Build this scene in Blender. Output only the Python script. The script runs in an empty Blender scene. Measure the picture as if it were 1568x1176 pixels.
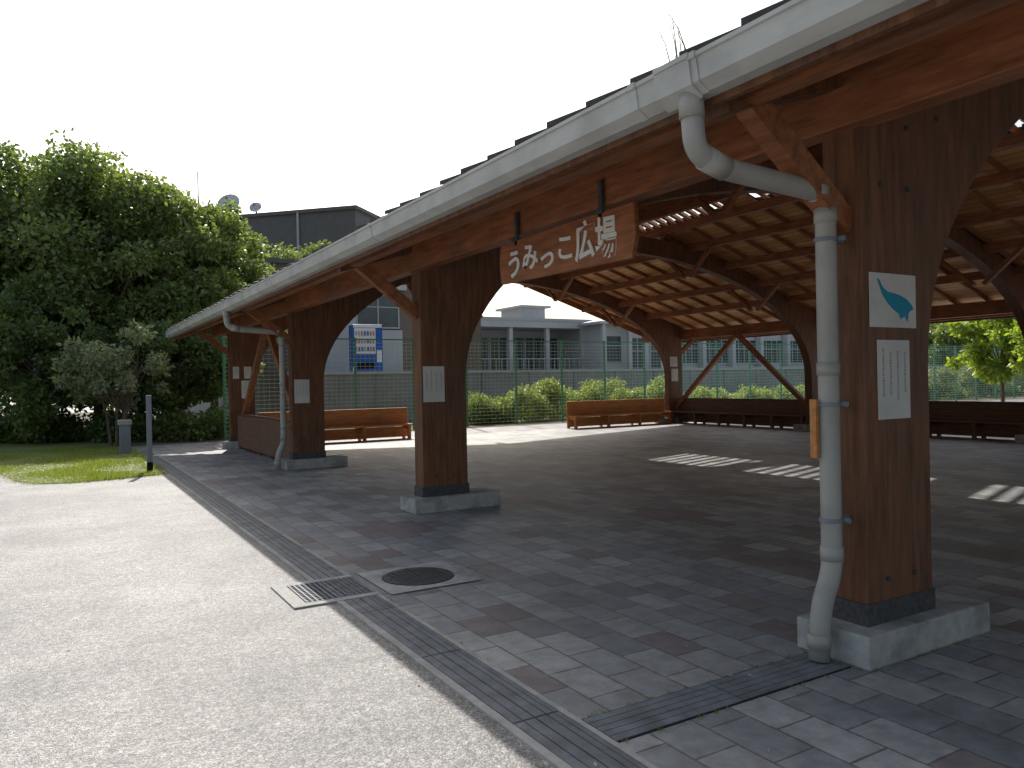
import bpy, bmesh, math, random
import numpy as np
from mathutils import Vector, Matrix
random.seed(3); np.random.seed(3)
R=math.radians
H=1.55; F=1180.0; TH=R(30.7); ROLL=R(1.1)
ST,CT=math.sin(TH),math.cos(TH)
S=Vector((0.31,1.05,1.0)).normalized()
scene=bpy.context.scene
def W(px,d):
    l=(px-784)/F
    return (d*(ST+l*CT), d*(CT-l*ST))
# ---------------------------------------------------------------- materials
def newmat(name):
    m=bpy.data.materials.new(name); m.use_nodes=True
    nt=m.node_tree; b=nt.nodes['Principled BSDF']
    return m,nt,b
def N(nt,t,**k):
    n=nt.nodes.new(t)
    for a,v in k.items(): setattr(n,a,v)
    return n
def mth(nt,op,a,b=None,c=None):
    n=nt.nodes.new('ShaderNodeMath'); n.operation=op
    for i,v in enumerate((a,b,c)):
        if v is None: continue
        if isinstance(v,(int,float)): n.inputs[i].default_value=v
        else: nt.links.new(v,n.inputs[i])
    return n.outputs[0]
def mixc(nt,f,a,b,mode='MIX'):
    n=nt.nodes.new('ShaderNodeMix'); n.data_type='RGBA'; n.blend_type=mode
    for s,v in ((0,f),(6,a),(7,b)):
        if isinstance(v,(int,float)): n.inputs[s].default_value=v
        elif isinstance(v,tuple): n.inputs[s].default_value=(*v[:3],1)
        else: nt.links.new(v,n.inputs[s])
    return n.outputs[2]
def mat(name,col,rough=0.8,scale=6.0,var=0.25,bump=0.2,stretch=(1,1,1),metal=0.0,dirt=0.0,dscale=1.0,spec=0.3,dcol=(0.06,0.055,0.045)):
    m,nt,b=newmat(name)
    tc=N(nt,'ShaderNodeTexCoord'); mp=N(nt,'ShaderNodeMapping'); mp.inputs['Scale'].default_value=stretch
    nt.links.new(tc.outputs['Object'],mp.inputs['Vector'])
    no=N(nt,'ShaderNodeTexNoise'); no.inputs['Scale'].default_value=scale; no.inputs['Detail'].default_value=6; no.inputs['Roughness'].default_value=0.65
    nt.links.new(mp.outputs[0],no.inputs['Vector'])
    rmp=N(nt,'ShaderNodeMapRange'); rmp.inputs[1].default_value=0.3; rmp.inputs[2].default_value=0.7
    nt.links.new(no.outputs['Fac'],rmp.inputs[0])
    c=mixc(nt,rmp.outputs[0],tuple(x*(1-var) for x in col),tuple(min(1,x*(1+var)) for x in col))
    if dirt>0:
        n2=N(nt,'ShaderNodeTexNoise'); n2.inputs['Scale'].default_value=dscale; n2.inputs['Detail'].default_value=8
        nt.links.new(tc.outputs['Object'],n2.inputs['Vector'])
        r2=N(nt,'ShaderNodeMapRange'); r2.inputs[1].default_value=0.45; r2.inputs[2].default_value=0.7; r2.inputs[4].default_value=dirt
        nt.links.new(n2.outputs['Fac'],r2.inputs[0])
        c=mixc(nt,r2.outputs[0],c,dcol)
    nt.links.new(c,b.inputs['Base Color'])
    b.inputs['Roughness'].default_value=rough; b.inputs['Metallic'].default_value=metal
    b.inputs['Specular IOR Level'].default_value=spec
    if bump>0:
        bp=N(nt,'ShaderNodeBump'); bp.inputs['Strength'].default_value=bump; bp.inputs['Distance'].default_value=0.01
        nt.links.new(no.outputs['Fac'],bp.inputs['Height']); nt.links.new(bp.outputs[0],b.inputs['Normal'])
    return m
M={}
M['dark']=mat('wood_dark',(0.17,0.075,0.038),0.55,5,0.45,0.3,(5,5,0.5),dirt=0.35,dscale=1.5)
M['beam']=mat('wood_beam',(0.30,0.115,0.050),0.55,5,0.45,0.3,(4,0.5,4),dirt=0.4,dscale=1.2)
M['raft']=mat('wood_rafter',(0.34,0.155,0.065),0.65,6,0.3,0.2,(0.6,4,4))
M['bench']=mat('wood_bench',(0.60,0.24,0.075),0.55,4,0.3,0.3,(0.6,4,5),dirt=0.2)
M['benchd']=mat('wood_bench_shaded',(0.17,0.088,0.052),0.6,4,0.3,0.3,(0.6,4,5),dirt=0.2)  # bench wood darkened to brown-grey: shade on the side benches put into the colour
M['signwood']=mat('wood_sign',(0.33,0.12,0.05),0.5,5,0.4,0.2,(4,0.6,6),dirt=0.25,dscale=2)
M['conc']=mat('concrete',(0.42,0.41,0.385),0.9,14,0.15,0.3,dirt=0.35,dscale=2.5)
M['wallc']=mat('wall_concrete',(0.30,0.295,0.285),0.9,3,0.15,0.3,dirt=0.45,dscale=0.7,dcol=(.14,.135,.12))
M['foot']=mat('footing_concrete',(0.42,0.42,0.40),0.9,12,0.2,0.3,dirt=0.45,dscale=4)
M['gutter']=mat('gutter_white',(0.52,0.52,0.49),0.5,5,0.08,0.0,(3,0.5,3),dirt=0.35,dscale=3.2,dcol=(.2,.19,.16))
M['pipe']=mat('pipe_grey',(0.40,0.385,0.345),0.5,5,0.07,0.0,(1,1,.3),dirt=0.35,dscale=4,dcol=(.16,.15,.12))
M['tile']=mat('roof_tile',(0.05,0.045,0.045),0.8,8,0.3,0.3)
M['steel']=mat('drain_steel',(0.17,0.185,0.20),0.55,9,0.3,0.1,metal=0.0,dirt=0.35,dscale=5)
M['black']=mat('drain_black',(0.012,0.012,0.012),0.9,9,0.2,0)
M['iron']=mat('cast_iron',(0.075,0.075,0.078),0.6,30,0.4,0.6,metal=0.0)
M['fence']=mat('fence_green',(0.09,0.27,0.17),0.5,5,0.1,0)
M['wire']=mat('fence_wire',(0.38,0.54,0.45),0.5,5,0.1,0)
M['paper']=mat('paper',(0.66,0.65,0.61),0.8,3,0.06,0,dirt=0.12,dscale=5)
M['ink']=mat('ink',(0.33,0.31,0.29),0.8,9,0.1,0)
M['red']=mat('ink_red',(0.55,0.22,0.18),0.8,9,0.1,0)
M['teal']=mat('ink_teal',(0.02,0.28,0.42),0.7,9,0.1,0)
M['whitepaint']=mat('white_paint',(0.80,0.79,0.74),0.6,9,0.06,0)
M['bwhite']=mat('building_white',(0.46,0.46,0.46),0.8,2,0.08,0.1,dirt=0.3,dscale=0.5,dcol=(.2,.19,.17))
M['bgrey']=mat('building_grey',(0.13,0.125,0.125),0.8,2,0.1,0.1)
M['glass']=mat('window_glass',(0.05,0.065,0.075),0.12,1,0.2,0,spec=0.6)
M['frame']=mat('window_frame',(0.40,0.41,0.41),0.5,4,0.05,0)
M['blue']=mat('vending_blue',(0.03,0.12,0.42),0.35,4,0.1,0)
M['bark']=mat('bark',(0.13,0.10,0.075),0.9,9,0.4,0.6,(3,3,0.6))
M['soil']=mat('soil',(0.12,0.11,0.07),0.95,5,0.4,0.5)
M['dish']=mat('dish_grey',(0.62,0.63,0.64),0.5,4,0.1,0)
M['grey']=mat('painted_grey',(0.22,0.24,0.27),0.5,4,0.1,0)
M['roofgrey']=mat('metal_roof_grey',(0.38,0.39,0.40),0.5,4,0.1,0)
def brickmat(name,c1,c2,mort,sc):
    m,nt,b=newmat(name)
    tc=N(nt,'ShaderNodeTexCoord'); mp=N(nt,'ShaderNodeMapping'); mp.inputs['Rotation'].default_value=(R(90),0,0)
    nt.links.new(tc.outputs['Object'],mp.inputs[0])
    br=N(nt,'ShaderNodeTexBrick'); br.inputs['Scale'].default_value=sc
    br.inputs['Color1'].default_value=(*c1,1); br.inputs['Color2'].default_value=(*c2,1); br.inputs['Mortar'].default_value=(*mort,1)
    nt.links.new(mp.outputs[0],br.inputs['Vector']); nt.links.new(br.outputs[0],b.inputs['Base Color'])
    b.inputs['Roughness'].default_value=0.85
    return m
M['brick']=brickmat('brick_brown',(0.16,0.12,0.095),(0.20,0.145,0.11),(0.11,0.10,0.09),2.2)
def asphalt():
    m,nt,b=newmat('asphalt')
    tc=N(nt,'ShaderNodeTexCoord')
    v=N(nt,'ShaderNodeTexVoronoi'); v.inputs['Scale'].default_value=130
    n1=N(nt,'ShaderNodeTexNoise'); n1.inputs['Scale'].default_value=0.45; n1.inputs['Detail'].default_value=9; n1.inputs['Roughness'].default_value=0.75
    n3=N(nt,'ShaderNodeTexNoise'); n3.inputs['Scale'].default_value=24; n3.inputs['Detail'].default_value=5
    n4=N(nt,'ShaderNodeTexNoise'); n4.inputs['Scale'].default_value=2.2; n4.inputs['Detail'].default_value=9; n4.inputs['Roughness'].default_value=0.7
    for x in (v,n1,n3,n4): nt.links.new(tc.outputs['Object'],x.inputs['Vector'])
    r=N(nt,'ShaderNodeMapRange'); r.inputs[1].default_value=0.38;r.inputs[2].default_value=0.62
    nt.links.new(n1.outputs['Fac'],r.inputs[0])
    base=mixc(nt,r.outputs[0],(0.170,0.165,0.160),(0.30,0.288,0.270))
    r4=N(nt,'ShaderNodeMapRange'); r4.inputs[1].default_value=0.5;r4.inputs[2].default_value=0.72; r4.inputs[4].default_value=.7
    nt.links.new(n4.outputs['Fac'],r4.inputs[0])
    base=mixc(nt,r4.outputs[0],base,(0.135,0.13,0.125))
    sp=N(nt,'ShaderNodeSeparateColor'); nt.links.new(v.outputs['Color'],sp.inputs[0])
    k=mth(nt,'MULTIPLY_ADD',mth(nt,'POWER',sp.outputs[0],2.0),1.25,0.60)
    k2=mth(nt,'MULTIPLY',k,mth(nt,'MULTIPLY_ADD',n3.outputs['Fac'],1.3,0.37))
    cc=N(nt,'ShaderNodeCombineColor'); 
    for i in range(3): nt.links.new(k2,cc.inputs[i])
    c=mixc(nt,1.0,base,cc.outputs[0],'MULTIPLY')
    nt.links.new(c,b.inputs['Base Color']); b.inputs['Roughness'].default_value=0.62
    bp=N(nt,'ShaderNodeBump'); bp.inputs['Strength'].default_value=0.55; bp.inputs['Distance'].default_value=0.006
    nt.links.new(v.outputs['Distance'],bp.inputs['Height']); bp.invert=True
    nt.links.new(bp.outputs[0],b.inputs['Normal'])
    return m
M['asphalt']=asphalt()
def pavers():
    m,nt,b=newmat('pavers')
    tc=N(nt,'ShaderNodeTexCoord'); sx=N(nt,'ShaderNodeSeparateXYZ'); nt.links.new(tc.outputs['Object'],sx.inputs[0])
    w,h=0.36,0.245
    yy=mth(nt,'DIVIDE',sx.outputs[0],h); row=mth(nt,'FLOOR',yy); fy=mth(nt,'FRACT',yy)
    rn=N(nt,'ShaderNodeTexWhiteNoise'); rn.noise_dimensions='1D'; nt.links.new(row,rn.inputs['W'])
    par=mth(nt,'MODULO',row,2.0)
    off=mth(nt,'ADD',mth(nt,'MULTIPLY',mth(nt,'ABSOLUTE',par),0.5),mth(nt,'MULTIPLY',rn.outputs['Value'],.12))
    xx=mth(nt,'ADD',mth(nt,'DIVIDE',sx.outputs[1],w),off)
    col=mth(nt,'FLOOR',xx); fx=mth(nt,'FRACT',xx)
    def wn(a,bb,off):
        c=N(nt,'ShaderNodeCombineXYZ'); nt.links.new(a,c.inputs[0]); nt.links.new(bb,c.inputs[1]); c.inputs[2].default_value=off
        o=N(nt,'ShaderNodeTexWhiteNoise'); nt.links.new(c.outputs[0],o.inputs['Vector']); return o.outputs['Value']
    v1=wn(col,row,0.0)
    cr=N(nt,'ShaderNodeValToRGB'); e=cr.color_ramp; e.interpolation='LINEAR'
    e.elements[0].position=0; e.elements[0].color=(0.20,0.21,0.22,1)
    e.elements[1].position=1; e.elements[1].color=(0.35,0.35,0.34,1)
    nt.links.new(v1,cr.inputs[0])
    n=N(nt,'ShaderNodeTexNoise'); n.inputs['Scale'].default_value=1.1; n.inputs['Detail'].default_value=1
    cc=N(nt,'ShaderNodeCombineXYZ'); nt.links.new(mth(nt,'MULTIPLY',col,w),cc.inputs[0]); nt.links.new(mth(nt,'MULTIPLY',row,h),cc.inputs[1])
    nt.links.new(cc.outputs[0],n.inputs['Vector'])
    g=mth(nt,'GREATER_THAN',mth(nt,'ADD',n.outputs['Fac'],mth(nt,'MULTIPLY',v1,0.14)),0.675)
    c=mixc(nt,mth(nt,'MULTIPLY',g,0.75),cr.outputs[0],(0.17,0.135,0.13))
    d=N(nt,'ShaderNodeTexNoise'); d.inputs['Scale'].default_value=9; d.inputs['Detail'].default_value=8; d.inputs['Roughness'].default_value=0.7
    nt.links.new(tc.outputs['Object'],d.inputs['Vector'])
    d2=N(nt,'ShaderNodeTexNoise'); d2.inputs['Scale'].default_value=.8; d2.inputs['Detail'].default_value=7; d2.inputs['Roughness'].default_value=0.7
    nt.links.new(tc.outputs['Object'],d2.inputs['Vector'])
    k=mth(nt,'MULTIPLY',mth(nt,'MULTIPLY_ADD',d.outputs['Fac'],1.3,0.35),mth(nt,'MULTIPLY_ADD',d2.outputs['Fac'],1.5,0.25))
    kc=N(nt,'ShaderNodeCombineColor')
    for i in range(3): nt.links.new(k,kc.inputs[i])
    c=mixc(nt,1.0,c,kc.outputs[0],'MULTIPLY')
    ex=mth(nt,'MULTIPLY',mth(nt,'MINIMUM',fx,mth(nt,'SUBTRACT',1.0,fx)),w)
    ey=mth(nt,'MULTIPLY',mth(nt,'MINIMUM',fy,mth(nt,'SUBTRACT',1.0,fy)),h)
    ed=mth(nt,'ADD',mth(nt,'MINIMUM',ex,ey),mth(nt,'MULTIPLY_ADD',d.outputs['Fac'],.016,-.009))
    mo=N(nt,'ShaderNodeMapRange'); mo.inputs[1].default_value=0.000; mo.inputs[2].default_value=0.008; nt.links.new(ed,mo.inputs[0])
    c=mixc(nt,mo.outputs[0],(0.12,0.115,0.10),c)
    nt.links.new(c,b.inputs['Base Color'])
    rr=mth(nt,'MULTIPLY_ADD',d.outputs['Fac'],0.35,0.42); nt.links.new(rr,b.inputs['Roughness'])
    hh=mth(nt,'ADD',mth(nt,'MULTIPLY',mo.outputs[0],1.0),mth(nt,'ADD',mth(nt,'MULTIPLY',d.outputs['Fac'],0.6),mth(nt,'MULTIPLY',v1,0.4)))
    bp=N(nt,'ShaderNodeBump'); bp.inputs['Strength'].default_value=0.5; bp.inputs['Distance'].default_value=0.006
    nt.links.new(hh,bp.inputs['Height']); nt.links.new(bp.outputs[0],b.inputs['Normal'])
    return m
M['pavers']=pavers()
def boards():
    m,nt,b=newmat('roof_boards')
    tc=N(nt,'ShaderNodeTexCoord'); sx=N(nt,'ShaderNodeSeparateXYZ'); nt.links.new(tc.outputs['Object'],sx.inputs[0])
    q=mth(nt,'DIVIDE',sx.outputs[0],0.16); fr=mth(nt,'FRACT',q); fl=mth(nt,'FLOOR',q)
    wnn=N(nt,'ShaderNodeTexWhiteNoise'); wnn.noise_dimensions='2D'
    cb=N(nt,'ShaderNodeCombineXYZ'); nt.links.new(fl,cb.inputs[0]); nt.links.new(mth(nt,'FLOOR',mth(nt,'DIVIDE',sx.outputs[1],1.8)),cb.inputs[1])
    nt.links.new(cb.outputs[0],wnn.inputs['Vector'])
    c=mixc(nt,wnn.outputs['Value'],(0.56,0.25,0.09),(0.82,0.45,0.19))
    e=mth(nt,'GREATER_THAN',fr,0.07)
    c=mixc(nt,e,(0.10,0.045,0.02),c)
    nt.links.new(c,b.inputs['Base Color']); b.inputs['Roughness'].default_value=0.55
    return m
M['boards']=boards()
def leafmat(name,c1,c2,trans=0.35):
    m,nt,b=newmat(name)
    g=N(nt,'ShaderNodeNewGeometry')
    c=mixc(nt,g.outputs['Random Per Island'],c1,c2)
    nt.links.new(c,b.inputs['Base Color']); b.inputs['Roughness'].default_value=0.42; b.inputs['Specular IOR Level'].default_value=0.5
    t=N(nt,'ShaderNodeBsdfTranslucent')
    c2_=mixc(nt,1.0,c,(1.7,1.8,0.8),'MULTIPLY'); nt.links.new(c2_,t.inputs['Color'])
    mx=N(nt,'ShaderNodeMixShader'); mx.inputs[0].default_value=trans
    out=[n for n in nt.nodes if n.type=='OUTPUT_MATERIAL'][0]
    nt.links.new(b.outputs[0],mx.inputs[1]); nt.links.new(t.outputs[0],mx.inputs[2]); nt.links.new(mx.outputs[0],out.inputs[0])
    return m
M['leafA']=leafmat('leaf_dark',(0.06,0.10,0.038),(0.16,0.21,0.07),.42)
M['leafB']=leafmat('leaf_mid',(0.10,0.145,0.05),(0.21,0.25,0.095),.42)
M['leafC']=leafmat('leaf_grey',(0.14,0.165,0.10),(0.27,0.30,0.19))
M['leafH']=leafmat('leaf_hedge',(0.13,0.17,0.06),(0.27,0.31,0.12),0.5)
M['leafY']=leafmat('leaf_yellow',(0.12,0.18,0.03),(0.28,0.34,0.06),0.5)
M['grassb']=leafmat('grass_blade',(0.13,0.17,0.035),(0.29,0.32,0.08),0.4)
M['grass']=mat('grass_ground',(0.17,0.20,0.055),0.95,20,0.4,0.5,dirt=.5,dscale=.8,dcol=(.19,.17,.08))
M['leaflit']=mat('fallen_leaf',(0.45,0.40,0.28),0.8,9,0.4,0)
# ---------------------------------------------------------------- builders
def empty(name,loc=(0,0,0),rotz=0):
    e=bpy.data.objects.new(name,None); scene.collection.objects.link(e); e.location=loc; e.rotation_euler=(0,0,rotz); return e
class MB:
    def __init__(s): s.v=[]; s.f=[]
    def box(s,x0,x1,y0,y1,z0,z1):
        i=len(s.v)
        s.v+=[(x0,y0,z0),(x1,y0,z0),(x1,y1,z0),(x0,y1,z0),(x0,y0,z1),(x1,y0,z1),(x1,y1,z1),(x0,y1,z1)]
        s.f+=[tuple(i+k for k in q) for q in ((3,2,1,0),(4,5,6,7),(0,1,5,4),(1,2,6,5),(2,3,7,6),(3,0,4,7))]
        return s
    def hexa(s,pts):
        i=len(s.v); s.v+=[tuple(p) for p in pts]
        s.f+=[tuple(i+k for k in q) for q in ((3,2,1,0),(4,5,6,7),(0,1,5,4),(1,2,6,5),(2,3,7,6),(3,0,4,7))]
        return s
    def bar(s,a,b,w,h,up=(0,0,1)):
        a=Vector(a); b=Vector(b); d=(b-a).normalized(); u=Vector(up)
        sd=d.cross(u)
        if sd.length<1e-4: sd=d.cross(Vector((0,1,0)))
        sd.normalize(); u=sd.cross(d).normalized()
        sd*=w/2; u*=h/2
        return s.hexa([a-sd-u,a+sd-u,b+sd-u,b-sd-u,a-sd+u,a+sd+u,b+sd+u,b-sd+u])
    def tube(s,pts,rads,n=12,cap=True):
        pts=[Vector(p) for p in pts]
        if isinstance(rads,(int,float)): rads=[rads]*len(pts)
        i0=len(s.v); prev=None
        for k,p in enumerate(pts):
            if k==0: t=pts[1]-p
            elif k==len(pts)-1: t=p-pts[k-1]
            else: t=(pts[k+1]-p).normalized()+(p-pts[k-1]).normalized()
            t.normalize()
            if prev is None:
                a=t.orthogonal().normalized()
            else:
                a=(prev-t*prev.dot(t)).normalized()
            prev=a; b=t.cross(a)
            for j in range(n):
                an=2*math.pi*j/n
                s.v.append(tuple(p+(a*math.cos(an)+b*math.sin(an))*rads[k]))
        for k in range(len(pts)-1):
            for j in range(n):
                s.f.append((i0+k*n+j,i0+k*n+(j+1)%n,i0+(k+1)*n+(j+1)%n,i0+(k+1)*n+j))
        if cap:
            s.f.append(tuple(i0+j for j in range(n))[::-1]); s.f.append(tuple(i0+(len(pts)-1)*n+j for j in range(n)))
        return s
    def prism_xz(s,out,y0,y1):
        i=len(s.v); n=len(out)
        s.v+=[(x,y0,z) for x,z in out]+[(x,y1,z) for x,z in out]
        s.f+=[tuple(range(i,i+n)),tuple(range(i+2*n-1,i+n-1,-1))]
        for k in range(n): s.f.append((i+k,i+n+k,i+n+(k+1)%n,i+(k+1)%n))
        return s
    def build(s,name,m,parent=None,bevel=0,smooth=False):
        me=bpy.data.meshes.new(name); me.from_pydata(s.v,[],s.f); me.validate()
        bm=bmesh.new(); bm.from_mesh(me)
        bmesh.ops.recalc_face_normals(bm,faces=bm.faces)
        ng=[f for f in bm.faces if len(f.verts)>12]
        if ng: bmesh.ops.triangulate(bm,faces=ng)
        bm.to_mesh(me); bm.free()
        o=bpy.data.objects.new(name,me); scene.collection.objects.link(o)
        for mm in (m if isinstance(m,list) else [m]): me.materials.append(mm)
        if parent: o.parent=parent
        if bevel:
            bv=o.modifiers.new('b','BEVEL'); bv.width=bevel; bv.segments=2; bv.limit_method='ANGLE'
        if smooth:
            for p in me.polygons: p.use_smooth=True
        return o
# ---------------------------------------------------------------- ground
g=MB(); g.v=[(-900,-900,0),(900,-900,0),(900,900,0),(-900,900,0)]; g.f=[(0,1,2,3)]
g.build('asphalt_ground',M['asphalt'])
def sheet(name,pts,z,m,parent=None):
    b=MB(); b.v=[(x,y,z) for x,y in pts]; b.f=[tuple(range(len(pts)))]; return b.build(name,m,parent)
sheet('paving',[(2.03,-12),(22,-12),(22,23.0),(2.03,23.0)],0.004,M['pavers'])
sheet('soil_bed',[(1.4,23.0),(90,23.0),(90,29),(9,29),(9,60),(-70,60),(-70,40),(1.4,24)],0.006,M['soil'])
gp=[(1.60,15.05),(0.9,14.85),(0.2,14.75),(-0.25,14.95),(-0.6,15.7),(-0.95,17.6),(-1.8,20.5),(-3.5,24),(-9,34),(-30,60),(-20,60),(1.35,26),(1.62,24),(1.68,20)]
sheet('grass_lawn',gp,0.010,M['grass'])
def inpoly(x,y,P):
    c=False; j=len(P)-1
    for i in range(len(P)):
        xi,yi=P[i]; xj,yj=P[j]
        if (yi>y)!=(yj>y) and x<(xj-xi)*(y-yi)/(yj-yi)+xi: c=not c
        j=i
    return c
V=[];Fc=[]
gpe=[(1.72,15.0),(0.9,14.75),(0.2,14.66),(-0.36,14.9),(-0.7,15.7),(-1.05,17.6),(-1.9,20.5),(-3.6,24),(1.6,24),(1.75,20)]
for _ in range(60000):
    x=random.uniform(-3.7,1.8); y=14.6+random.random()**1.3*9
    if not inpoly(x+random.gauss(0,.05),y+random.gauss(0,.05),gpe): continue
    a=random.uniform(0,6.28); hgt=random.uniform(.03,.085)*(.75+.45*math.sin(x*3+1.3*math.sin(y*2)))
    w=.006
    if (abs(x-1.6)<.15 or y<14.95) and random.random()<.5: hgt*=1.9
    i=len(V); lx,ly=random.gauss(0,.03),random.gauss(0,.03)
    V+=[(x-w*math.cos(a),y-w*math.sin(a),.01),(x+w*math.cos(a),y+w*math.sin(a),.01),(x+lx,y+ly,max(.02,hgt))]; Fc.append((i,i+1,i+2))
b=MB(); b.v=V; b.f=Fc; b.build('grass_blades',M['grassb'])
b=MB(); random.seed(21)
def tuft(b,x,y,n,h):
    for _ in range(n):
        a=random.uniform(0,6.28); i=len(b.v); w=.0025
        xx,yy=x+random.gauss(0,.012),y+random.gauss(0,.012)
        b.v+=[(xx-w*math.cos(a),yy-w*math.sin(a),.004),(xx+w*math.cos(a),yy+w*math.sin(a),.004),(xx+random.gauss(0,h*.6),yy+random.gauss(0,h*.6),h*random.uniform(.4,1.1))]; b.f.append((i,i+1,i+2))
for k in range(60):
    y=random.choice([random.uniform(2.9,5.3),random.uniform(6.1,14)]); tuft(b,random.choice([1.698,2.034]),y,random.randint(3,9),.022)
for k in range(45): tuft(b,random.uniform(2.05,3.6),random.choice([2.592,2.880]),random.randint(4,12),.018)
for fy in (2.74,8.61):
    for k in range(22): tuft(b,random.uniform(3.6,4.8),fy-.24,random.randint(3,8),.022); tuft(b,3.61,fy+random.uniform(-.23,.23),4,.02)
b.build('joint_weeds',M['grassb'])
dr=empty('drainage_channel')
MB().box(1.70,1.745,-10,5.36,-.05,.012).box(1.70,1.745,6.04,21,-.05,.012).box(2.0,2.03,-10,21,-.05,.010).build('kerb_edges',M['conc'],dr)
MB().box(1.745,2.0,-10,21,-.05,.003).build('channel_dark',M['black'],dr)
b=MB()
y=-10.0; random.seed(4)
while y<21:
    y1=y+0.988
    if not (5.3<y<6.0):
        dz=random.uniform(-.001,.001); dx=random.uniform(-.002,.002)
        for x0,x1 in ((1.752,1.800),(1.806,1.862),(1.870,1.926),(1.932,1.965),(1.970,1.994)): b.box(x0+dx,x1+dx,y,y1,.0,.010+dz)
    y+=1.0
b.build('grating',M['steel'],dr)
dc=empty('cross_drain')
MB().box(2.035,3.60,2.60,2.87,-.05,.006).build('bed',M['black'],dc)
b=MB()
for k in range(5):
    yy=2.612+k*.05; b.box(2.035,2.80,yy,yy+.045,0,.011); b.box(2.81,3.60,yy,yy+.045,0,.011)
b.build('bars',M['steel'],dc)
cb=empty('catch_basin_grate')
MB().box(1.40,1.50,5.36,6.04,-.05,.014).box(1.50,2.03,5.36,5.43,-.05,.0145).box(1.50,2.03,5.97,6.04,-.05,.0145).build('surround',M['conc'],cb)
MB().box(1.50,2.03,5.43,5.97,-.05,.0045).build('pit',M['black'],cb)
b=MB()
for k in range(14):
    x=1.51+k*.037; b.box(x,x+.012,5.43,5.97,0,.016)
for k in range(12):
    yy=5.44+k*.046; b.box(1.50,2.02,yy,yy+.01,0,.0145)
b.build('grate',M['steel'],cb)
mh=empty('manhole_cover',(2.47,5.68,0))
b=MB(); n=40
for k in range(n):
    a=2*math.pi*k/n; b.v.append((.29*math.cos(a),.29*math.sin(a),.012))
for k in range(n):
    a=2*math.pi*k/n; c,s_=math.cos(a),math.sin(a); q=.38/max(abs(c),abs(s_)); b.v.append((q*c,q*s_,.012))
for k in range(n): b.f.append((k,(k+1)%n,n+(k+1)%n,n+k))
b.build('concrete_collar',M['foot'],mh)
b=MB(); b.tube([(0,0,-.02),(0,0,.017)],.28,40); b.build('lid',M['iron'],mh)
b=MB()
for k in range(-5,6):
    for j in range(-5,6):
        if k*k+j*j<26: b.box(k*.048-.014,k*.048+.014,j*.048-.014,j*.048+.014,.016,.021)
b.build('lid_studs',M['iron'],mh)
# ---------------------------------------------------------------- pavilion
pav=empty('wooden_pavilion')
FY=[-3.12,2.74,8.61,14.46,20.3]
XC=11.35; Y0,Y1=-4.6,22.3; SL=.32
def zr(x): return 3.0+SL*((x if x<=XC else 2*XC-x)-2.7)
b=MB()
for fy in FY:
    for x0 in (3.62,2*XC-4.78): b.box(x0,x0+1.16,fy-.23,fy+.23,0,.18)
b.build('footings',M['foot'],pav,bevel=.012)
def frame_outline():
    A=XC-4.38; lo=[]
    for k in range(0,61):
        t=math.pi*k/60; lo.append((XC-A*math.cos(t),1.6+3.0*math.sin(t)))
    out=[(3.78,.18),(3.78,zr(3.78)-.02)]
    xs=[4.2,4.6,5.0,5.4]
    for x in xs: out.append((x,min(zr(x)-.02,3.42+.30*(x-4.2)*.9)))
    for k in range(0,41):
        x=5.8+(XC-5.8)*2*k/40; 
        dx=(x-XC)/7.6; out.append((x,1.6+3.42*math.sqrt(max(0,1-dx*dx))))
    for x in reversed(xs): out.append((2*XC-x,min(zr(x)-.02,3.42+.30*(x-4.2)*.9)))
    out+=[(2*XC-3.78,zr(3.78)-.02),(2*XC-3.78,.18),(2*XC-4.38,.18)]
    out+=lo[::-1]; out+=[(4.38,.18)]
    return out
fo=frame_outline()
b=MB()
for fy in FY: b.prism_xz(fo,fy-.12,fy+.12)
b.build('arch_frames',M['dark'],pav,bevel=.008)
b=MB()
for fy in FY:
    for x0,x1 in ((3.765,4.395),(2*XC-4.395,2*XC-3.765)):
        b.box(x0,x1,fy-.125,fy+.125,.18,.30)
b.build('column_shoes',M['iron'],pav)
b=MB()
for fy in FY[1:4]:
    for (xx,zz) in ((3.95,2.95),(4.2,2.95),(3.95,2.6),(4.2,2.6),(4.5,3.05),(3.95,.42),(4.2,.42)):
        b.tube([(xx,fy-.135,zz),(xx,fy-.118,zz)],.014,8)
b.build('frame_bolts',M['iron'],pav)
b=MB()
for fy in FY:
    for sgn in (0,1):
        X=lambda x:(x if not sgn else 2*XC-x)
        xe=11.34 if not sgn else 9.7
        b.bar((X(2.8),fy,zr(2.8)-.10),(X(xe),fy,zr(xe)-.12),.16,.20)
        for xx in (7.6,9.4):
            dx=(xx-XC)/7.6; b.box(*sorted((X(xx-.07),X(xx+.07))),fy-.07,fy+.07,1.6+3.4*math.sqrt(1-dx*dx)-.03,zr(xx)-.15)
b.build('frame_rafters',M['dark'],pav)
b=MB()
for x in (2.98,5.3,6.5,7.7,8.9,9.9):
    for sgn in (0,1):
        xx=x if not sgn else 2*XC-x
        z=zr(x)-.10
        b.box(xx-.06,xx+.06,Y0+.05,Y1-.05,z-.16 if x>3 else z-.09,z+.02)
b.box(XC-.26,XC-.12,Y0+.05,Y1-.05,4.98,5.66)
b.build('purlins',M['beam'],pav)
b=MB()
for sgn in (0,1):
    a,c=(3.70,3.86) if not sgn else (2*XC-3.86,2*XC-3.70)
    b.box(a,c,Y0+.1,Y1-.1,2.90,3.22)
b.build('side_beams',M['beam'],pav,bevel=.008)
b=MB()
for fy in FY:
    for sgn in (0,1):
        X=lambda x:(x if not sgn else 2*XC-x)
        b.bar((X(3.80),fy,2.38),(X(3.0),fy,2.99),.11,.13)
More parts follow.
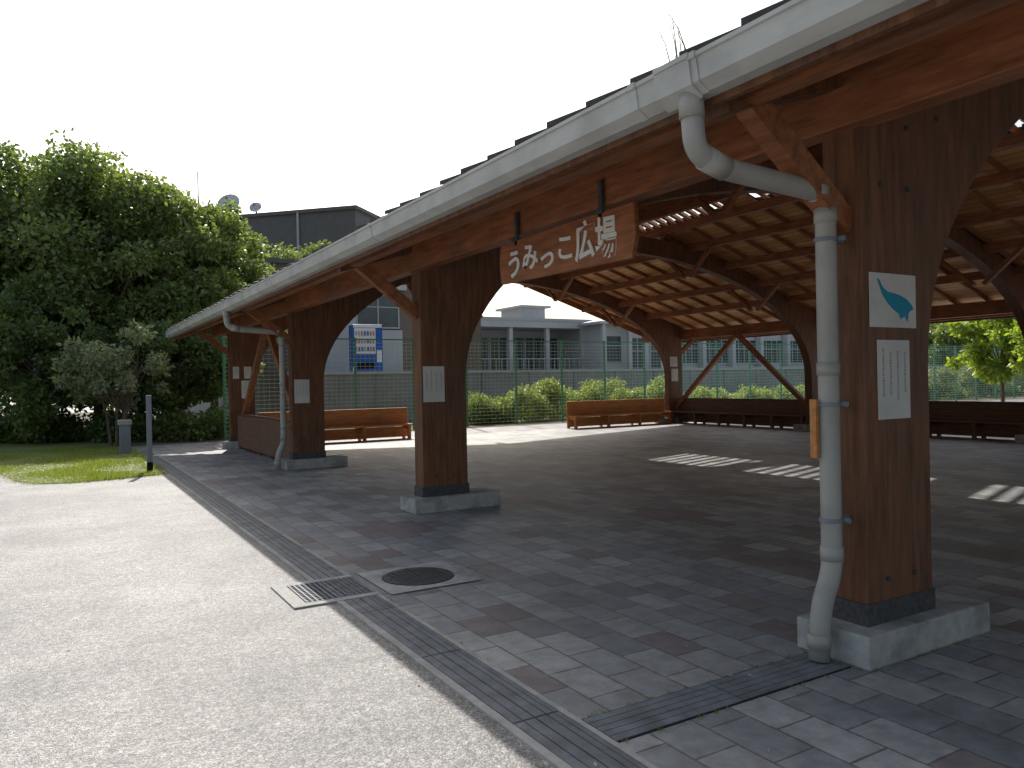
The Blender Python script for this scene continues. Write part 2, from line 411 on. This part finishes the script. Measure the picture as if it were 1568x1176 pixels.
for sgn in (0,1):
    xx=4.05 if not sgn else 2*XC-4.05
    for (ya,yb) in ((14.58,17.38),(20.18,17.38)):
        b.bar((xx,ya,.55),(xx,yb,2.92),.12,.14)
    for (ya,yb) in ((2.86,5.67),(8.49,5.67)):
        if sgn: b.bar((xx,ya,.55),(xx,yb,2.92),.12,.14)
for fy in FY[1:]:
    for xx in (6.5,8.9,2*XC-6.5,2*XC-8.9):
        zz=zr(xx)-.26
        for s_ in (-1,1):
            b.bar((xx,fy+s_*.1,zz-.62),(xx,fy+s_*.85,zz+.03),.08,.10,up=(1,0,0))
b.build('braces',M['beam'],pav)
b=MB()
y=Y0+.25
while y<Y1:
    for sgn in (0,1):
        X=lambda x:(x if not sgn else 2*XC-x)
        xe=11.3 if not sgn else 9.75
        b.bar((X(2.74),y,zr(2.74)-.045),(X(xe),y,zr(xe)-.045),.06,.088)
    y+=.75
b.build('rafters',M['raft'],pav)
def slope_slab(mb,xa,xb,ya,yb,t0,t1):
    mb.hexa([(xa,ya,zr(xa)+t0),(xb,ya,zr(xb)+t0),(xb,yb,zr(xb)+t0),(xa,yb,zr(xa)+t0),
             (xa,ya,zr(xa)+t1),(xb,ya,zr(xb)+t1),(xb,yb,zr(xb)+t1),(xa,yb,zr(xa)+t1)])
openings=[(-3.5,0.6),(1.4,5.2),(5.8,11.4),(12.15,17.4)]
b=MB(); t=MB()
for mb,t0,t1 in ((b,0,.03),(t,.033,.075)):
    slope_slab(mb,2.72,XC,Y0,Y1,t0,t1)
    slope_slab(mb,12.95,2*XC-2.72,Y0,Y1,t0,t1)
    ys=[Y0]+[q for o in openings for q in o]+[Y1]
    for k in range(0,len(ys),2): slope_slab(mb,XC,12.95,ys[k],ys[k+1],t0,t1)
b.build('roof_boards',M['boards'],pav)
t.build('roof_underlay',M['tile'],pav)
b=MB()
for a,c in openings:
    yy=a+.02
    while yy<c-.05:
        x0,x1=XC+.02,12.95; th=.11; zl,zh=-.02,.17; dy=(zh-zl)*1.05
        b.hexa([(x0,yy-dy+.0,zr(x0)+zl),(x1,yy-dy,zr(x1)+zl),(x1,yy-dy+th,zr(x1)+zl),(x0,yy-dy+th,zr(x0)+zl),
                (x0,yy,zr(x0)+zh),(x1,yy,zr(x1)+zh),(x1,yy+th,zr(x1)+zh),(x0,yy+th,zr(x0)+zh)])
        yy+=.27
b.build('skylight_louvres',M['raft'],pav)
b=MB(); y=Y0; p=.385
while y<Y1-.05:
    for sgn in (0,1):
        X=lambda x:(x if not sgn else 2*XC-x)
        xa,xb=2.60+random.uniform(-.01,.01),(XC if not sgn else 9.72)
        z0=.080; j=random.uniform(-.006,.006)
        P=[]
        for (zz) in (0,1):
            for (x,yy) in ((xa,y),(xb,y),(xb,y+p+.03),(xa,y+p+.03)):
                far=yy>y+.1
                P.append((X(x),yy,zr(X(x))+z0+j+(.034 if far else .0)+(.034 if zz else 0)))
        b.hexa(P)
    y+=p
b.build('roof_tiles',M['tile'],pav)
for sgn in (0,1):
    X=lambda x:(x if not sgn else 2*XC-x)
    b=MB()
    prof=[(2.66,2.895),(2.60,2.935),(2.585,3.035),(2.572,3.04),(2.572,3.06),(2.60,3.063),(2.605,2.955),(2.66,2.915),(2.72,2.915),(2.72,3.05),(2.735,3.05),(2.735,2.895)]
    b.prism_xz([(X(x),z) for x,z in prof],Y0-.02,Y1+.05)
    for yy in (Y1+.05,):
        b.box(*sorted((X(2.575),X(2.735))),yy,yy+.012,2.895,3.06)
    for yy in (.0,3.05,2.62,6.9,10.8,14.7,18.6):
        b.prism_xz([(X(2.66+.0),2.889),(X(2.594),2.932),(X(2.579),3.03),(X(2.566),3.035),(X(2.566),3.066),(X(2.60),3.066),(X(2.62),2.96)],yy,yy+.05)
    o=b.build('gutter',M['gutter'],pav)
    MB().box(*sorted((X(2.738),X(2.775))),Y0,Y1,2.86,3.03).build('fascia',M['dark'],pav)
    b=MB()
    for yy in (Y0-.03,Y1+.001):
        xa,xb=2.74,11.35
        b.hexa([(X(xa),yy,zr(xa)-.20),(X(xb),yy,zr(xb)-.20),(X(xb),yy+.03,zr(xb)-.20),(X(xa),yy+.03,zr(xa)-.20),
            (X(xa),yy,zr(xa)+.09),(X(xb),yy,zr(xb)+.09),(X(xb),yy+.03,zr(xb)+.09),(X(xa),yy+.03,zr(xa)+.09)])
    b.build('bargeboard',M['beam'],pav)
b=MB(); b.prism_xz([(2.66,2.875),(2.585,2.925),(2.568,3.045),(2.562,3.045),(2.562,3.07),(2.66,3.07)],2.66,2.90)
b.build('gutter_outlet_box',M['gutter'],pav)
def rounded(pts,r,n=6):
    out=[Vector(pts[0])]
    for i in range(1,len(pts)-1):
        p=Vector(pts[i]); a=(Vector(pts[i-1])-p); c=(Vector(pts[i+1])-p)
        ra=min(r,a.length*.45,c.length*.45); a=p+a.normalized()*ra; c=p+c.normalized()*ra
        for k in range(n+1):
            t=k/n; out.append(a*(1-t)**2+p*2*t*(1-t)+c*t*t)
    out.append(Vector(pts[-1])); return out
def downpipe(fy,sgn):
    X=lambda x:(x if not sgn else 2*XC-x)
    b=MB()
    pts=[(X(2.66),fy,2.90),(X(2.68),fy,2.64),(X(2.86),fy,2.585),(X(3.64),fy,2.545),(X(3.64),fy,.48),(X(3.54),fy,.30),(X(3.52),fy,.02)]
    b.tube(rounded(pts,.10),.055,20)
    for a,c in (((X(2.66),fy,2.92),(X(2.664),fy,2.80)),((X(2.74),fy,2.622),(X(2.88),fy,2.584)),((X(3.54),fy,2.549),(X(3.60),fy,2.547)),((X(3.64),fy,2.46),(X(3.64),fy,2.38)),
                ((X(3.64),fy,.62),(X(3.64),fy,.54)),((X(3.64),fy,1.62),(X(3.64),fy,1.55)),((X(3.522),fy,.16),(X(3.52),fy,.08))):
        b.tube([a,c],.061,20)
    o=b.build('downpipe',M['pipe'],pav,smooth=False)
    for p in o.data.polygons:
        if len(p.vertices)==4: p.use_smooth=True
    b=MB()
    for z in (2.28,1.38,.75):
        b.tube([(X(3.64),fy,z),(X(3.64),fy,z+.022)],.063,16)
        b.box(*sorted((X(3.66),X(3.79))),fy-.012,fy+.012,z,z+.022)
        b.tube([(X(3.68),fy-.085,z+.012),(X(3.68),fy-.055,z+.012)],.016,8)
    b.build('pipe_clamps',M['grey'],pav)
for fy in (FY[1],FY[3]): downpipe(fy,0)
MB().box(3.555,3.58,2.76,2.80,1.10,1.42).build('wood_lath',M['bench'],pav)
# ---------------------------------------------------------------- name sign
sg=empty('pavilion_name_sign',(0,-.17,0))
b=MB()
X0=3.66
out=[(6.50,2.84),(6.53,2.66),(6.50,2.47),(5.6,2.455),(4.58,2.44),(4.53,2.62),(4.55,2.85),(5.5,2.855)]
b.v=[(X0,y,z) for y,z in out]+[(X0+.045,y,z) for y,z in out]
n=len(out); b.f=[tuple(range(n)),tuple(range(2*n-1,n-1,-1))]+[(k,n+k,n+(k+1)%n,(k+1)%n) for k in range(n)]
b.build('board',M['signwood'],sg,bevel=.008)
b=MB()
for yy in (6.22,4.95):
    b.box(X0+.0,X0+.03,yy-.02,yy+.02,2.80,3.10); b.box(X0-.02,X0+.05,yy-.05,yy+.05,2.835,2.86)
b.build('hangers',M['iron'],sg)
try:
    cu=bpy.data.curves.new('sign_lettering','FONT'); cu.body='うみっこ広場'; cu.size=.3; cu.extrude=.004; cu.offset=.007
    to=bpy.data.objects.new('sign_lettering',cu); scene.collection.objects.link(to)
    bpy.context.view_layer.update()
    dg=bpy.context.evaluated_depsgraph_get(); me=bpy.data.meshes.new_from_object(to.evaluated_get(dg))
    bpy.data.objects.remove(to)
    co=[v.co.copy() for v in me.vertices]
    xa,xb=min(c.x for c in co),max(c.x for c in co); ya,yb=min(c.y for c in co),max(c.y for c in co)
    for v in me.vertices:
        u=(v.co.x-xa)/(xb-xa); w=(v.co.y-ya)/(yb-ya)
        k=min(5,int(u*6)); sc=(1.0,.92,.80,.86,1.18,1.22)[k]; oz=(-.01,0.012,-.03,.01,.02,.0)[k]; rt=(.1,-.12,.06,-.08,.04,-.05)[k]
        uc=(u*6-k-.5); 
        v.co=Vector((X0-.006-v.co.z, 6.34-u*1.60, 2.645+(w-.5)*.27*sc+oz+rt*uc*.25))
    me.materials.clear(); me.materials.append(M['whitepaint'])
    to=bpy.data.objects.new('lettering',me); scene.collection.objects.link(to); to.parent=sg
except Exception as ex: print('TEXTERR',ex)
# ---------------------------------------------------------------- posters
def poster(name,x0,x1,z0,z1,y,style):
    e=empty(name)
    MB().box(x0,x1,y-.006,y,z0,z1).build('sheet',M['paper'],e)
    b=MB(); w=x1-x0; h=z1-z0
    if style=='bird':
        pts=((.10,.90),(.16,.88),(.24,.74),(.36,.66),(.52,.64),(.68,.60),(.82,.54),(.94,.44),(.99,.36),(.92,.33),(.86,.28),(.84,.10),(.76,.22),(.66,.16),(.62,.26),(.48,.34),(.34,.46),(.22,.62))
        b.v=[(x0+w*(.05+.9*u),y-.008,z0+h*v) for u,v in pts]
        b.f=[tuple(range(len(pts)))]; b.build('print',M['teal'],e)
    else:
        n=4 if w<.3 else 6
        for k in range(n):
            xx=x0+w*(.16+.68*k/(n-1)); 
            if style=='red' and k==3: continue
            zz=z1-h*random.uniform(.08,.2)
            while zz>z0+h*(.12+.25*random.random()):
                L=h*random.uniform(.012,.026)
                b.box(xx-w*random.uniform(.01,.028),xx+w*random.uniform(0.005,.028),y-.008,y-.0065,zz-L,zz); zz-=L*1.6
        b.build('print',M['ink'],e)
f1=FY[1]-.12; f2=FY[2]-.12; f3=FY[3]-.12; f4=FY[4]-.12
poster('notice_poster',3.83,4.25,1.81,2.11,f1-.003,'bird')
poster('notice_poster',3.89,4.18,1.30,1.74,f1-.003,'text')
poster('notice_poster',3.80,4.08,1.32,1.75,f2-.003,'text')
poster('notice_poster',3.82,4.10,1.22,1.66,f3-.003,'text')
for a in ((3.85,4.0,1.75,2.05),(4.12,4.3,1.75,2.05),(4.05,4.28,1.25,1.7)): poster('notice_poster',*a,f4-.003,'text')
poster('notice_poster',18.36,18.70,1.95,2.3,f4-.003,'text')
poster('notice_poster',18.42,18.72,1.45,1.88,f4-.003,'text')
# ---------------------------------------------------------------- benches
def bench(L,loc,rotz,m='bench',solid=False):
    e=empty('long_wooden_bench',loc,rotz)
    b=MB()
    for k in range(3): b.box(0,L,-.42+k*.125,-.42+k*.125+.11,.38,.42)
    b.build('seat',M[m],e,bevel=.005)
    b=MB()
    for k in range(3): b.box(0,L,0,.035,.36+k*.155,.36+k*.155+.151)
    b.box(0,L,-.03,.065,.83,.87)
    if solid: b.box(0,L,.102,.125,.06,.828)
    b.build('backrest',M[m],e,bevel=.003)
    b=MB(); n=max(2,int(L/1.1)+1)
    for k in range(n):
        x=.05+(L-.18)*k/(n-1)
        b.box(x,x+.08,-.38,-.30,0,.378); b.box(x,x+.08,.036,.10,0,.83); b.box(x+.01,x+.07,-.30,.036,.28,.375)
    b.build('legs',M[m],e)
    b=MB(); b.box(0,L,-.02,-.005,.05,.34); b.build('apron',M[m],e)
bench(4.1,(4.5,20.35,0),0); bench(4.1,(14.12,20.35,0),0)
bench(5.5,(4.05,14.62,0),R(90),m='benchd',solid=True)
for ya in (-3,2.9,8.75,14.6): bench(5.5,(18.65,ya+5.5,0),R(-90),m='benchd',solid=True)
# ---------------------------------------------------------------- fence
fe=empty('mesh_fence')
b=MB(); w=MB(); YF=23.8; x=4.3
xs=[]
while x<62:
    b.tube([(x,YF,0),(x,YF,3.05)],.045,8); xs.append(x); x+=2.0
xe=xs[-1]
b.box(4.3,xe,YF-.02,YF+.02,2.98,3.02)
b.build('posts',M['fence'],fe)
z=.12
while z<2.95: w.box(4.3,xe,YF-.052,YF-.042,z,z+.012); z+=.125
x=4.3
while x<xe: w.box(x,x+.006,YF-.033,YF-.029,.08,2.98); x+=.16
w.build('mesh_panel',M['wire'],fe)
# ---------------------------------------------------------------- vegetation
def leaves(name,clumps,n,size,m,parent=None,flat=.0):
    C=np.array([c[:3] for c in clumps]); Rr=np.array([c[3] for c in clumps])
    pr=Rr**2/np.sum(Rr**2); idx=np.random.choice(len(C),n,p=pr)
    d=np.random.normal(size=(n,3)); d/=np.linalg.norm(d,axis=1)[:,None]
    r=Rr[idx]*np.random.uniform(.45,1.12,n)
    P=C[idx]+d*r[:,None]*np.array([1,1,.8])
    a=np.random.normal(size=(n,3))+d*.5; a[:,2]-=.25; a/=np.linalg.norm(a,axis=1)[:,None]
    t=np.random.normal(size=(n,3)); s=np.cross(a,t); s/=np.linalg.norm(s,axis=1)[:,None]
    L=size*np.random.uniform(.6,1.3,n)[:,None]; w=L*.27
    v=np.empty((n,4,3)); v[:,0]=P; v[:,1]=P+a*L*.5+s*w; v[:,2]=P+a*L; v[:,3]=P+a*L*.5-s*w
    v[:,:,2]=np.maximum(v[:,:,2],.02)
    me=bpy.data.meshes.new(name); me.vertices.add(4*n); me.vertices.foreach_set('co',v.reshape(-1).astype(np.float32))
    me.loops.add(4*n); me.loops.foreach_set('vertex_index',np.arange(4*n,dtype=np.int32))
    me.polygons.add(n); me.polygons.foreach_set('loop_start',np.arange(0,4*n,4,dtype=np.int32))
    me.update(calc_edges=True); me.materials.append(m)
    o=bpy.data.objects.new(name,me); scene.collection.objects.link(o)
    if parent: o.parent=parent
    return o
def tree(name,x,y,hgt,rad,zb,ncl,nl,size,m,seed,tr=.16,stems=1,cr=(.5,.95),nb=14):
    random.seed(seed); np.random.seed(seed)
    e=empty(name)
    cl=[]; zc=(hgt+zb)/2; hz=(hgt-zb)/2
    while len(cl)<ncl:
        d=Vector((random.gauss(0,1),random.gauss(0,1),random.gauss(0,1))).normalized()
        q=random.uniform(.45,.90)
        lump=1+.10*math.sin(d.x*5+seed)+.08*math.sin(d.y*6+d.z*5+seed*2)
        c=(x+d.x*rad*q*lump,y+d.y*rad*q*lump,zc+d.z*hz*q*min(lump,1.05))
        s=random.uniform(*cr)*rad*.26
        if c[2]-s*.5<0.1: continue
        cl.append((*c,s))
    leaves('crown',cl,nl,size,m,e)
    b=MB()
    for k in range(stems):
        ox,oy=(random.uniform(-.15,.15),random.uniform(-.15,.15)) if stems>1 else (0,0)
        tx,ty=ox*5+x,oy*5+y
        b.tube([(x+ox,y+oy,-.05),(x+ox*1.8,y+oy*1.8,zb*.6+.3),(tx,ty,zc)],[tr,tr*.75,tr*.4],8)
        for c in random.sample(cl,min(nb,len(cl))):
            z0=random.uniform(zb*.5+.3,zc)
            f=min(1,z0/zc)
            st=Vector((x+ox*(1+4*f),y+oy*(1+4*f),z0)); en=Vector(c[:3]); mid=(st+en)/2+Vector((0,0,.15))
            b.tube([st,mid,en],[tr*.4,tr*.25,tr*.08],6)
    b.build('trunk',M['bark'],e)
T=lambda px,d:W(px,d)
tree('evergreen_tree',*T(35,26.5),11.0,4.3,.5,200,60000,.20,M['leafA'],11,.22)
tree('evergreen_tree',*T(150,26),9.7,3.5,.4,150,46000,.19,M['leafB'],12,.2)
tree('evergreen_tree',*T(255,27),9.2,3.2,.4,130,42000,.19,M['leafB'],13,.2)
tree('evergreen_tree',*T(328,28.5),8.9,2.6,.4,110,32000,.19,M['leafB'],14,.2)
tree('evergreen_tree',*T(-150,26),10.5,4.2,.5,90,24000,.2,M['leafA'],15,.2)
tree('evergreen_tree',*T(215,31),10.4,3.6,.3,90,26000,.2,M['leafA'],16,.2)
tree('evergreen_tree',*T(60,22.5),5.0,2.2,.2,70,20000,.16,M['leafA'],17,.12)
tree('evergreen_tree',*T(265,24),4.2,2.0,.2,70,20000,.15,M['leafA'],18,.12)
tree('young_tree',*T(176,20.8),3.5,1.5,.9,26,3200,.14,M['leafC'],23,.045,stems=5,cr=(.4,.95),nb=9)
random.seed(5);np.random.seed(5)
cl=[]
for k in range(90):
    px=random.uniform(-120,345); d=random.uniform(22.2,24.5); X_,Y_=T(px,d); cl.append((X_,Y_,random.uniform(.1,.6),random.uniform(.3,.55)))
leaves('undergrowth',cl,20000,.15,M['leafA'])
def hedge(name,x0,x1,y,h,m,n,nl,size=.09):
    cl=[]
    for k in range(n):
        xx=random.uniform(x0,x1); bump=.84+.16*math.sin(xx*2.1+x0)
        cl.append((xx,y+random.uniform(-.5,.6),random.uniform(.15,h*bump-.3),random.uniform(.28,.42)))
    leaves(name,cl,nl,size,m)
hedge('azalea_hedge',13.0,16.6,25.2,1.45,M['leafH'],70,20000)
hedge('azalea_hedge',16.4,23.5,25.9,1.75,M['leafH'],140,34000)
hedge('azalea_hedge',23.5,40,25.6,1.35,M['leafH'],170,34000,.1)
hedge('clipped_hedge',38,62,26.5,2.2,M['leafC'],240,30000,.16)
tree('broadleaf_tree',*T(1535,33),4.9,2.1,.8,50,9000,.22,M['leafY'],31,.09,cr=(.4,.8))
tree('broadleaf_tree',*T(1640,30),5.5,2.6,.8,50,9000,.22,M['leafY'],32,.09)
tree('broadleaf_tree',*T(1460,60),7.0,3.6,.8,60,12000,.3,M['leafB'],33,.12)
tree('broadleaf_tree',*T(1560,62),7.5,4,.8,60,12000,.3,M['leafB'],34,.12)
tree('broadleaf_tree',*T(1330,70),7.5,4,.8,60,12000,.3,M['leafB'],35,.12)
# ---------------------------------------------------------------- terrace and buildings
te=empty('terrace_wall')
MB().box(7.5,95,29.0,29.3,0,1.95).box(7.5,95,29.3,120,0,1.90).build('wall',M['wallc'],te)
MB().box(7.4,95,28.95,29.35,1.952,2.05).build('coping',M['bwhite'],te)
b=MB(); x=8.5
while x<60: b.box(x,x+.025,28.985,29.01,.02,1.95); x+=2.4
b.build('wall_joints',M['iron'],te)
def bld(name,P0,P1,depth,z0,z1,wall,wins,parapet=True,roofm='bwhite'):
    P0=Vector((*P0,0)); P1=Vector((*P1,0)); d=P1-P0; L=d.length; a=math.atan2(d.y,d.x)
    e=empty(name,(P0.x,P0.y,0),a)
    MB().box(0,L,0,depth,z0,z1).build('walls',M[wall],e)
    if parapet: MB().box(-.15,L+.15,-.15,depth+.15,z1,z1+.22).build('parapet',M[roofm],e)
    fr=MB(); gl=MB()
    for (u0,u1,v0,v1,nm) in wins:
        gl.box(u0,u1,-.03,.02,v0,v1)
        t=.07
        fr.box(u0-t,u1+t,-.07,.01,v1,v1+t); fr.box(u0-t,u1+t,-.09,.01,v0-t,v0)
        fr.box(u0-t,u0,-.068,.01,v0,v1); fr.box(u1,u1+t,-.068,.01,v0,v1)
        for k in range(1,nm):
            uu=u0+(u1-u0)*k/nm; fr.box(uu-.03,uu+.03,-.06,.01,v0,v1)
        fr.box(u0,u1,-.055,.01,v0+(v1-v0)*.62,v0+(v1-v0)*.62+.05)
    if wins:
        gl.build('window_glass',M['glass'],e); fr.build('window_frames',M['frame'],e)
    return e,L
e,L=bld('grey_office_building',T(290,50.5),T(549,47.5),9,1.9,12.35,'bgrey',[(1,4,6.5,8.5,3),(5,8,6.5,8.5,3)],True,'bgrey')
MB().tube([(L-3.9,-.08,9.6),(L-3.9,-.08,12.5)],.08,8).build('roof_pipe',M['bwhite'],e)
e,L=bld('brick_wing_building',(6.2,36.0),(15.9,36.0),8,1.9,7.2,'brick',[(2.2,4.2,4.3,6.3,2),(6.5,8.6,4.35,5.9,2)],True,'bgrey')
MB().box(4.4,6.35,-.25,-.02,1.9,6.2).box(6.35,8.75,-.22,-.02,1.9,4.2).box(4.4,9.0,-.3,-.02,6.2,6.55).build('white_trim',M['bwhite'],e)
random.seed(8);np.random.seed(8)
cl=[(random.uniform(8,17),random.uniform(38,43),random.uniform(7.4,8.6),random.uniform(.4,.8)) for x_ in range(50)]
leaves('roof_garden_shrubs',cl,14000,.2,M['leafB'])
def dish(px,d,z,r):
    X_,Y_=T(px,d); e=empty('satellite_dish',(X_,Y_,z))
    b=MB(); nr,na=5,20
    ax=Vector((-.45,-.75,.45)).normalized(); u=ax.orthogonal().normalized(); w=ax.cross(u)
    b.v.append(tuple(Vector((0,0,0))))
    for i in range(1,nr+1):
        for j in range(na):
            t=2*math.pi*j/na; q=r*i/nr; b.v.append(tuple(u*q*math.cos(t)+w*q*math.sin(t)+ax*(.3*q*q/r)))
    for j in range(na): b.f.append((0,1+j,1+(j+1)%na))
    for i in range(nr-1):
        for j in range(na): b.f.append((1+i*na+j,1+i*na+(j+1)%na,1+(i+1)*na+(j+1)%na,1+(i+1)*na+j))
    b.build('reflector',M['dish'],e,smooth=True)
    m=MB(); m.tube([(0,0,0),(.1,.15,-.5),(.1,.15,-r-1.0)],.06,6)
    for j in range(3):
        t=2*math.pi*j/3; m.tube([u*r*math.cos(t)+w*r*math.sin(t)+ax*.3*r,ax*r*.9],.02,5)
    m.tube([ax*r*.85,ax*r*1.0],.09,8); m.build('mount',M['grey'],e)
dish(357,50,13.35,.72); dish(397,50,13.1,.4)
X_,Y_=T(309,46); an=empty('roof_antenna',(X_,Y_,0))
b=MB(); b.tube([(0,0,11),(0,0,14.4)],.035,6)
b.tube([(-.5,0,12.9),(.5,0,12.9)],.015,4)
for k in range(6): b.tube([(-.5+.2*k,-.3,12.9),(-.5+.2*k,.3,12.9)],.015,4)
b.build('mast',M['grey'],an)
X_,Y_=T(562,32.0); vm=empty('vending_machine',(X_-.7,Y_-.3,1.95),R(-8))
MB().box(0,1.25,0,.75,0,2.05).build('body',M['blue'],vm,bevel=.02)
MB().box(.08,.95,-.02,.0,.85,1.90).box(1.0,1.2,-.02,0,.5,1.0).box(.0,.12,-.021,0,.0,.3).build('display_panel',M['whitepaint'],vm)
b=MB(); b2=MB(); b3=MB()
for r_ in range(3):
    for k in range(7): random.choice([b,b2,b3]).tube([(.15+k*.12,-.05,.95+r_*.32),(.15+k*.12,-.05,1.13+r_*.32)],.03,8)
b.build('cans_red',M['red'],vm); b2.build('cans_blue',M['blue'],vm); b3.build('cans_grey',M['frame'],vm)
MB().box(.2,.9,-.03,0,.25,.5).build('delivery_flap',M['black'],vm)
MB().box(.04,1.21,-.03,0,1.92,2.02).build('top_sign',M['whitepaint'],vm)
X_,Y_=T(727,33); MB().box(X_-.35,X_+.35,Y_,Y_+.7,1.9,4.3).box(X_-.42,X_+.42,Y_-.07,Y_+.77,4.3,4.42).build('brick_pier',M['brick'])
# low flat-roofed school wing: deep white canopy slab on slim columns, shaded glazing behind
e,L=bld('school_building',(20.5,42),(31.0,42),8,1.9,4.75,'bwhite',[(0.3+k*2.6,2.7+k*2.6,2.05,4.3,4) for k in range(4)],False)
MB().box(-.6,L+.4,-3.0,8.2,4.752,5.25).build('flat_roof_slab',M['bwhite'],e)
MB().box(-.65,L+.45,-3.05,-3.0,5.15,5.32).build('roof_edge',M['frame'],e)
b=MB()
for k in range(5): b.box(.05+k*2.6,.30+k*2.6,-2.8,-2.55,1.9,4.75)
b.build('columns',M['bwhite'],e)
b=MB(); b.box(-.3,L+.3,-3.1,-3.05,2.85,2.9); 
for k in range(30): b.box(-.3+k*.37,-.27+k*.37,-3.09,-3.06,1.9,2.85)
b.build('handrail',M['frame'],e)
b=MB(); b.box(1.2,5.4,3,7,5.252,5.75).box(7.2,9.0,3,6,5.252,6.6).box(6.9,9.3,2.7,6.3,6.6,6.75); b.build('rooftop_plant_rooms',M['roofgrey'],e)
b=MB(); b.prism_xz([(-.6,5.4),(4.0,6.5),(8.4,5.9),(8.4,5.4)],12,20); b.build('low_roof_behind',M['roofgrey'],e)
e,L=bld('school_entrance_building',(28.6,37.5),(33.6,37.5),6,1.9,4.9,'bwhite',[(2.2,3.4,1.95,4.1,2),(3.9,4.7,1.95,4.1,1),(.4,1.5,2.6,4.2,1)],False)
b=MB(); b.v=[(-.6,-.7,4.9),(L+.6,-.7,4.9),(L+.6,6.5,4.9),(-.6,6.5,4.9),(L/2,2.5,5.7),(L/2,3.5,5.7),(-.6,-.7,5.05),(L+.6,-.7,5.05),(L+.6,6.5,5.05),(-.6,6.5,5.05)]
b.f=[(0,1,2,3),(0,1,7,6),(1,2,8,7),(2,3,9,8),(3,0,6,9),(6,7,4),(7,8,5,4),(8,9,5),(9,6,4,5)]; b.build('hip_roof',M['roofgrey'],e)
b=MB()
for u in (-.3,1.7,L+.1): b.box(u,u+.25,-.6,-.35,1.9,4.9)
b.build('porch_posts',M['bwhite'],e)
e,L=bld('school_classroom_building',(36.5,44),(62,44),10,1.9,5.6,'bwhite',[(.6+k*3.2,3.2+k*3.2,2.7,4.5,4) for k in range(8)])
b=MB()
for k in range(9): b.box(.0+k*3.2,.35+k*3.2,-.6,-.1,1.9,5.6)
b.build('pilasters',M['bwhite'],e)
e,L=bld('school_gym_building',(66,40),(95,30),10,1.9,6.6,'bgrey',[(.6+k*3.2,3.2+k*3.2,2.7,4.5,4) for k in range(8)])
# ---------------------------------------------------------------- small posts
po=empty('marker_post',(1.50,15.75,0))
MB().box(-.045,.045,-.02,.02,.18,1.42).build('post',M['grey'],po,bevel=.005)
MB().box(-.05,.05,-.028,.028,0,.18).build('base',M['black'],po)
X_,Y_=T(190,18.6); pe=empty('electrical_pedestal',(X_,Y_,0))
MB().box(-.12,.12,-.1,.1,0,.68).build('body',M['grey'],pe,bevel=.01)
MB().box(-.15,.15,-.13,.13,.68,.80).build('cap',M['conc'],pe,bevel=.02)
random.seed(9); b=MB()
for k in range(200):
    x=random.uniform(-4,1.7) if k<60 else random.uniform(2.1,4.0) if k<150 else random.gauss(1.66,.08); y=random.uniform(2,15); s=random.uniform(.006,.018) ; a=random.uniform(0,6.28)
    i=len(b.v); c_,s_=math.cos(a)*s,math.sin(a)*s; z=.016
    b.v+=[(x-c_,y-s_,z),(x+s_*.5,y-c_*.5,z+.008),(x+c_,y+s_,z+.004),(x-s_*.5,y+c_*.5,z+.006)]; b.f.append((i,i+1,i+2,i+3))
b.build('fallen_leaves',M['leaflit'])
b=MB()
for k in range(7):
    y=2.78+random.uniform(-.1,.1); a=random.uniform(-.12,.12); q=random.uniform(-.12,.1); h_=random.uniform(.12,.30)
    b.tube([(2.62,y,3.05),(2.62+a*.4,y+q*.5,3.05+h_*.6),(2.62+a,y+q,3.05+h_)],[.003,.002,.001],4)
    for j in range(6):
        t=.4+.1*j; p_=Vector((2.62+a*t,y+q*t,3.05+h_*t)); i=len(b.v)
        o=Vector((random.uniform(-.02,.02),random.uniform(-.025,.025),.015))
        b.v+=[tuple(p_),tuple(p_+o+Vector((0,.004,0))),tuple(p_+o*1.8)]; b.f.append((i,i+1,i+2))
b.build('gutter_weed',M['leafC'])
# ---------------------------------------------------------------- light, sky, camera
w=bpy.data.worlds.new('World'); scene.world=w; w.use_nodes=True
nt=w.node_tree; bg=nt.nodes['Background']
sky=nt.nodes.new('ShaderNodeTexSky'); sky.sky_type='NISHITA'; sky.sun_disc=False
el=math.asin(S.z); az=math.atan2(S.x,S.y)
sky.sun_elevation=el; sky.sun_rotation=az; sky.dust_density=4.0; sky.air_density=1.3; sky.ozone_density=1.0
hs=nt.nodes.new('ShaderNodeHueSaturation'); hs.inputs['Saturation'].default_value=.8; hs.inputs['Value'].default_value=1.15
nt.links.new(sky.outputs[0],hs.inputs['Color']); nt.links.new(hs.outputs[0],bg.inputs[0]); bg.inputs[1].default_value=.15
l=bpy.data.lights.new('sun','SUN'); l.energy=5.0; l.angle=R(.53); l.color=(1,.96,.90)
lo=bpy.data.objects.new('sun',l); scene.collection.objects.link(lo); lo.rotation_euler=(-S).to_track_quat('-Z','Y').to_euler()
cam=bpy.data.cameras.new('camera'); co=bpy.data.objects.new('camera',cam); scene.collection.objects.link(co)
cam.sensor_width=36; cam.lens=F/1568*36; cam.clip_end=3000; cam.clip_start=.05; cam.shift_y=-4/1568
co.matrix_world=Matrix.Translation((0,0,H))@Matrix.Rotation(-TH,4,'Z')@Matrix.Rotation(R(90),4,'X')@Matrix.Rotation(-ROLL,4,'Z')
scene.camera=co
scene.view_settings.view_transform='Standard'; scene.view_settings.look='None'; scene.view_settings.exposure=0
